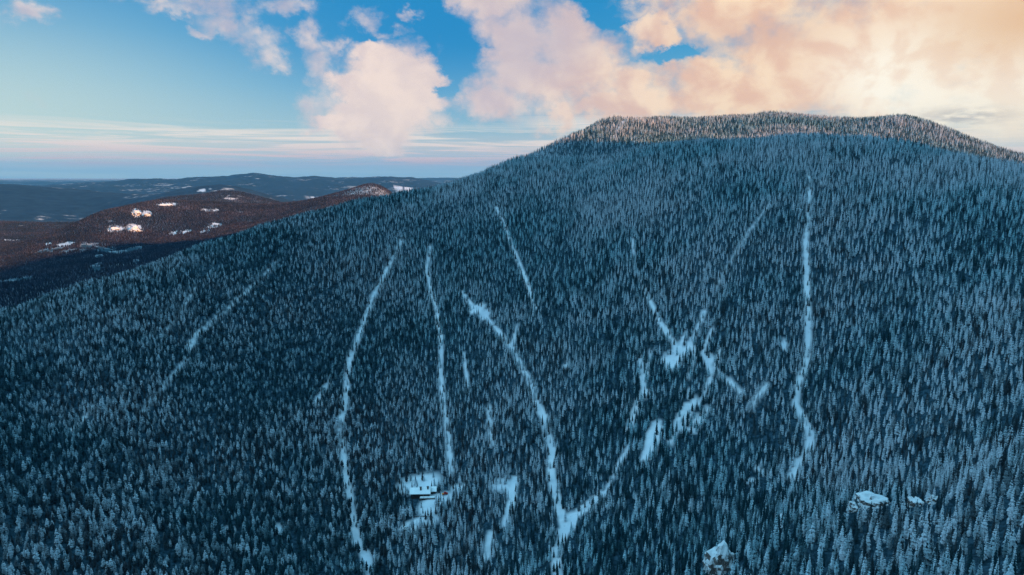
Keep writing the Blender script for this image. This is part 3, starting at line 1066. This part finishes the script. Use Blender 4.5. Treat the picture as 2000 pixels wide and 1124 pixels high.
def build_cabin():
    t = empty('log_cabin', (CAB.x, CAB.y, CAB.z + 1.2), CAB_YAW, 'long dark log cabin with a thick snow covered roof and two chimneys in the clearing', 'cabin')
    MB().prism([(-4, -7), (4, -7), (4, 3.1), (0, 5.6), (-4, 3.1)], 'x', -9.2, 7.2).build('wall', M_LOG, t)
    rf = MB().prism([(-5.4, 2.35), (0, 5.72), (5.4, 2.35), (5.4, 2.95), (0, 6.5), (-5.4, 2.95)], 'x', -10.2, 8.2).build('roof', M_SNOW, t, 0.12)
    for x, y in ((-0.6, -2.0), (5.6, -1.2)):
        c = MB().box(x - .75, x + .75, y - .6, y + .6, 3.4, 7.6).build('chimney', M_STONE, rf, 0.04)
        MB().box(x - .95, x + .95, y - .8, y + .8, 7.602, 7.85).build('chimney_cap', M_STONE, c)
    # lower wing behind the right end
    MB().prism([(0.6, -7), (7.0, -7), (7.0, 2.6), (3.8, 4.6), (0.6, 2.6)], 'x', 7.2, 12.4).build('wing', M_LOG, t)
    MB().prism([(-0.3, 1.95), (3.8, 4.72), (7.9, 1.95), (7.9, 2.5), (3.8, 5.4), (-0.3, 2.5)], 'x', 8.24, 13.2).build('wing_roof', M_SNOW, t, 0.1)
    # front wall openings
    for x in (-7.4, -4.2, -1.2, 4.6):
        f = MB().box(x - .85, x + .85, -4.10, -4.0, 0.7, 2.1).build('window', M_FRAME, t)
        MB().box(x - .68, x - .05, -4.16, -4.11, .85, 1.95).box(x + .05, x + .68, -4.16, -4.11, .85, 1.95).build('pane', M_GLASS, f)
    d = MB().box(1.2, 2.4, -4.12, -4.0, 0.02, 2.15).build('door', M_FRAME, t)
    MB().box(2.12, 2.24, -4.22, -4.13, 1.0, 1.1).build('handle', M_STONE, d)
    # deck on posts, snow lying on it
    dk = MB().box(-1.4, 12.2, -8.6, -4.12, -0.35, -0.05).build('deck', M_LOG, t)
    MB().box(-1.1, 11.9, -8.3, -4.7, -0.046, 0.26).build('snow_cover', M_SNOW, dk, 0.06)
    for x in (-1.2, 3.1, 7.5, 11.9):
        MB().box(x - .14, x + .14, -8.5, -8.22, -7, -0.352).build('post', M_LOG, dk)
    rl = MB()
    for x in (-1.3, 2.1, 5.4, 8.8, 12.1):
        rl.box(x - .07, x + .07, -8.58, -8.44, -0.04, 0.95)
    rl.box(-1.37, 12.17, -8.56, -8.46, 0.952, 1.05).box(-1.23, 12.03, -8.54, -8.48, 0.40, 0.48)
    rl.build('railing', M_LOG, dk)
    # dark log skirt below the floor line of the deck
    MB().box(-1.0, 11.7, -8.0, -7.8, -6.5, -0.36).build('skirt', M_LOG, t)
    return t


build_cabin()


def build_vehicle():
    p = hit(869, 967)
    t = empty('parked_vehicle', (p.x, p.y, p.z), CAB_YAW + 0.25, 'small red vehicle with an orange front parked among trees right of the cabin', 'vehicle')
    z = 0.75
    MB().box(-1.2, 2.6, -.95, .95, z, z + 0.95).build('body', M_RED, t, 0.12)
    MB().box(-2.6, -1.22, -.9, .9, z, z + 0.85).build('hood', M_ORANGE, t, 0.12)
    cb = MB().prism([(-.85, z + .96), (.85, z + .96), (.7, z + 1.9), (-.7, z + 1.9)], 'x', -0.9, 1.1).build('cab', M_RED, t)
    MB().box(-.7, .9, -.86, -.80, z + 1.1, z + 1.7).build('window', M_GLASS, cb)
    for x in (-1.8, 1.7):
        for y in (-1.05, .80):
            w = MB().disc(x, y, y + .25, .48, .5).build('wheel', M_TYRE, t)
            MB().disc(x, y - .01 if y < 0 else y + .255, y + .0 if y < 0 else y + .265, .48, .22).build('rim', M_FRAME, w)
    return p


VEH = build_vehicle()


def build_fence(pa_, pb_, n, label):
    A = hit(*pa_); B = hit(*pb_)
    t = empty('log_fence', A, 0, label, 'fence', 'dark fences below the cabin')
    at = lambda f: Vector((A.x + (B.x - A.x) * f, A.y + (B.y - A.y) * f, float(ground(A.x + (B.x - A.x) * f, A.y + (B.y - A.y) * f)))) - A
    for k in range(n + 1):
        c = at(k / n)
        MB().box(c.x - .12, c.x + .12, c.y - .12, c.y + .12, c.z - .6, c.z + 1.5).build('post', M_LOG, t)
    for hh in (0.45, 0.9, 1.3):
        V = []; Fc = []
        for k in range(n + 1):
            c = at(k / n)
            i = len(V)
            V += [(c.x, c.y - .2, c.z + hh), (c.x, c.y - .13, c.z + hh), (c.x, c.y - .13, c.z + hh + .22), (c.x, c.y - .2, c.z + hh + .22)]
            if k:
                Fc += [(i - 4 + j, i - 4 + (j + 1) % 4, i + (j + 1) % 4, i + j) for j in range(4)]
        Fc += [(0, 1, 2, 3), (len(V) - 4, len(V) - 1, len(V) - 2, len(V) - 3)]
        mesh_obj('rail', V, Fc, M_LOG, t)


build_fence((808, 1012), (846, 1014), 6, 'longer dark log fence across the snow below the cabin')
build_fence((856, 1010), (872, 1009), 3, 'short dark log fence to the right of the longer one below the cabin')
BOULD = rock(793, 1036, (4.6, 4.0, 2.6), 44, 'dark boulder in the snow at the lower left of the cabin clearing', -0.1)

# ------------------------------------------------------------------ single trees
TRUNK = trunk_mesh()


def tree(p, h, wd, rot, kind, label, group):
    t = empty('pine_tree' if kind in (4, 5, 6) else 'spruce_tree', (p[0], p[1], p[2] - 0.15), rot, label, 'tree', group)
    s = h / 10.0
    c = bpy.data.objects.new('crown', PROTO[kind].data); COL.objects.link(c); c.parent = t
    c.scale = (s * wd, s * wd, s)
    k = bpy.data.objects.new('trunk', TRUNK); COL.objects.link(k); k.parent = t
    k.scale = (s, s, s)
    return t


YARD = [  # foot x, foot y, height px, kind, label
    (809, 950, 12, 1, 'left of the two small spruces behind the cabin roof'),
    (815, 951, 11, 3, 'right of the two small spruces behind the cabin roof'),
    (793, 962, 15, 0, 'dark spruce standing alone in the snow left of the cabin'),
    (787, 968, 12, 2, 'smaller spruce on the left rim of the cabin clearing'),
    (800, 992, 20, 2, 'leftmost tall spruce in front of the cabin'),
    (806, 998, 23, 0, 'tallest spruce in front of the left end of the cabin'),
    (813, 1005, 16, 1, 'middle spruce in the dark row downhill of the cabin'),
    (823, 993, 18, 1, 'slim spruce in front of the middle of the cabin'),
    (826, 1004, 12, 3, 'short bushy spruce just above the longer log fence'),
    (836, 1008, 15, 0, 'left of the two spruces standing by the right end of the log fence'),
    (842, 1009, 17, 3, 'right of the two spruces standing by the right end of the log fence'),
    (857, 958, 18, 6, 'broad dark pine just right of the cabin wing'),
    (864, 962, 18, 5, 'brownish broad pine between the cabin wing and the red vehicle'),
    (885, 969, 17, 0, 'dark spruce right of the red vehicle'),
    (893, 975, 13, 3, 'bushy spruce at the right rim of the cabin clearing'),
    (852, 990, 24, 6, 'big dark pine below the right end of the cabin deck'),
    (803, 1033, 19, 1, 'slim spruce in the lower snow patch beside the dark boulder'),
    (825, 1034, 15, 0, 'spruce in the lower snow patch under the log fence'),
    (830, 1036, 17, 2, 'frosted spruce right of the one under the log fence'),
]
gy = random.Random(11)
for px, py, hp, kind, lab in YARD:
    p = hit(px, py)
    tree(p, hp * p.length / F * 1.05, 0.85 if kind < 4 else 0.8, gy.uniform(0, 6.28), kind, lab, 'trees in the cabin clearing')

# keep the wood off the rocks, the cabin and the yard
clear = np.ones(len(TX), bool)
for o, p, rad in OUT + [BOULD]:
    clear &= np.hypot(TX - p.x, TY - p.y) > rad * 0.72
    # and off the line of sight to their faces
    d = Vector((p.x, p.y, 0)).normalized()
    along = (TX - p.x) * d.x + (TY - p.y) * d.y; side = np.abs((TX - p.x) * d.y - (TY - p.y) * d.x)
    clear &= ~((side < rad * 0.6) & (along < 0) & (along > -rad - 7))
cx_, sx_ = math.cos(-CAB_YAW), math.sin(-CAB_YAW)
lx = (TX - CAB.x) * cx_ - (TY - CAB.y) * sx_; ly = (TX - CAB.x) * sx_ + (TY - CAB.y) * cx_
clear &= ~((lx > -12) & (lx < 15) & (ly > -22) & (ly < 9))
clear &= np.hypot(TX - VEH.x, TY - VEH.y + 4) > 6.0
for px, py, hp, kind, lab in YARD:
    p = hit(px, py)
    clear &= np.hypot(TX - p.x, TY - p.y) > 2.2
TX, TY, TH, TK, TW, TR = [v[clear] for v in (TX, TY, TH, TK, TW, TR)]

# the trees that show largest become things of their own
TZ = ground(TX, TY)
bx_, by_, dep = project(TX, TY, TZ)
tx_, ty_, _ = project(TX, TY, TZ + TH)
see = (bx_ > 5) & (bx_ < 1995) & (ty_ < 1095) & (ty_ > 0)
big = np.where(see, by_ - ty_, 0)
order = np.argsort(-big)[:280]
rest = np.ones(len(TX), bool); rest[order] = False
NEAR_LABEL = {
    0: 'slender frosted spruce in the nearest rows of the slope along the bottom edge',
    1: 'broad round topped pine in the nearest rows of the slope along the bottom edge',
}
for i in order:
    rd_ = 1 if TK[i] in (4, 5, 6) else 0
    tree((TX[i], TY[i], TZ[i]), TH[i], TW[i], TR[i], int(TK[i]), NEAR_LABEL[rd_], 'nearest broad pines' if rd_ else 'nearest slender spruces')
wood('forest', 'dense frosted conifer forest covering the whole mountainside', *[v[rest] for v in (TX, TY, TH, TK, TW, TR)])
FX, FY, FH, FK, FW, FR = far_points()
fk = np.ones(len(FX), bool)
for o, p, rad in FAR_ROCKS:
    fk &= np.hypot(FX - p.x, FY - p.y) > rad * 0.8
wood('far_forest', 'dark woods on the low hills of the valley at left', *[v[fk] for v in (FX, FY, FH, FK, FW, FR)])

# ------------------------------------------------------------------ air
def build_haze():
    zb = float(GZ.min()) - 1.0
    zt = max(float(GZ.max()) + 20.0, 40.0)
    s = 47000.0
    V = [(-s, -s, zb), (s, -s, zb), (s, s, zb), (-s, s, zb), (-s, -s, zt), (s, -s, zt), (s, s, zt), (-s, s, zt)]
    Fc = [(0, 3, 2, 1), (4, 5, 6, 7), (0, 1, 5, 4), (1, 2, 6, 5), (2, 3, 7, 6), (3, 0, 4, 7)]
    m = bpy.data.materials.new('haze')
    m.use_nodes = True
    nt = m.node_tree; nt.nodes.clear()
    out = nt.nodes.new('ShaderNodeOutputMaterial')
    pv = nt.nodes.new('ShaderNodeVolumePrincipled')
    pv.inputs['Color'].default_value = (0.12, 0.54, 1.0, 1)
    pv.inputs['Density'].default_value = HAZE
    pv.inputs['Anisotropy'].default_value = 0.1
    nt.links.new(pv.outputs[0], out.inputs['Volume'])
    o = mesh_obj('haze', V, Fc, m)
    tag(o, 'pale blue evening haze in the far valley air', 'haze', kind='stuff')


HAZE = 1.7e-5
build_haze()
#@@NEXT
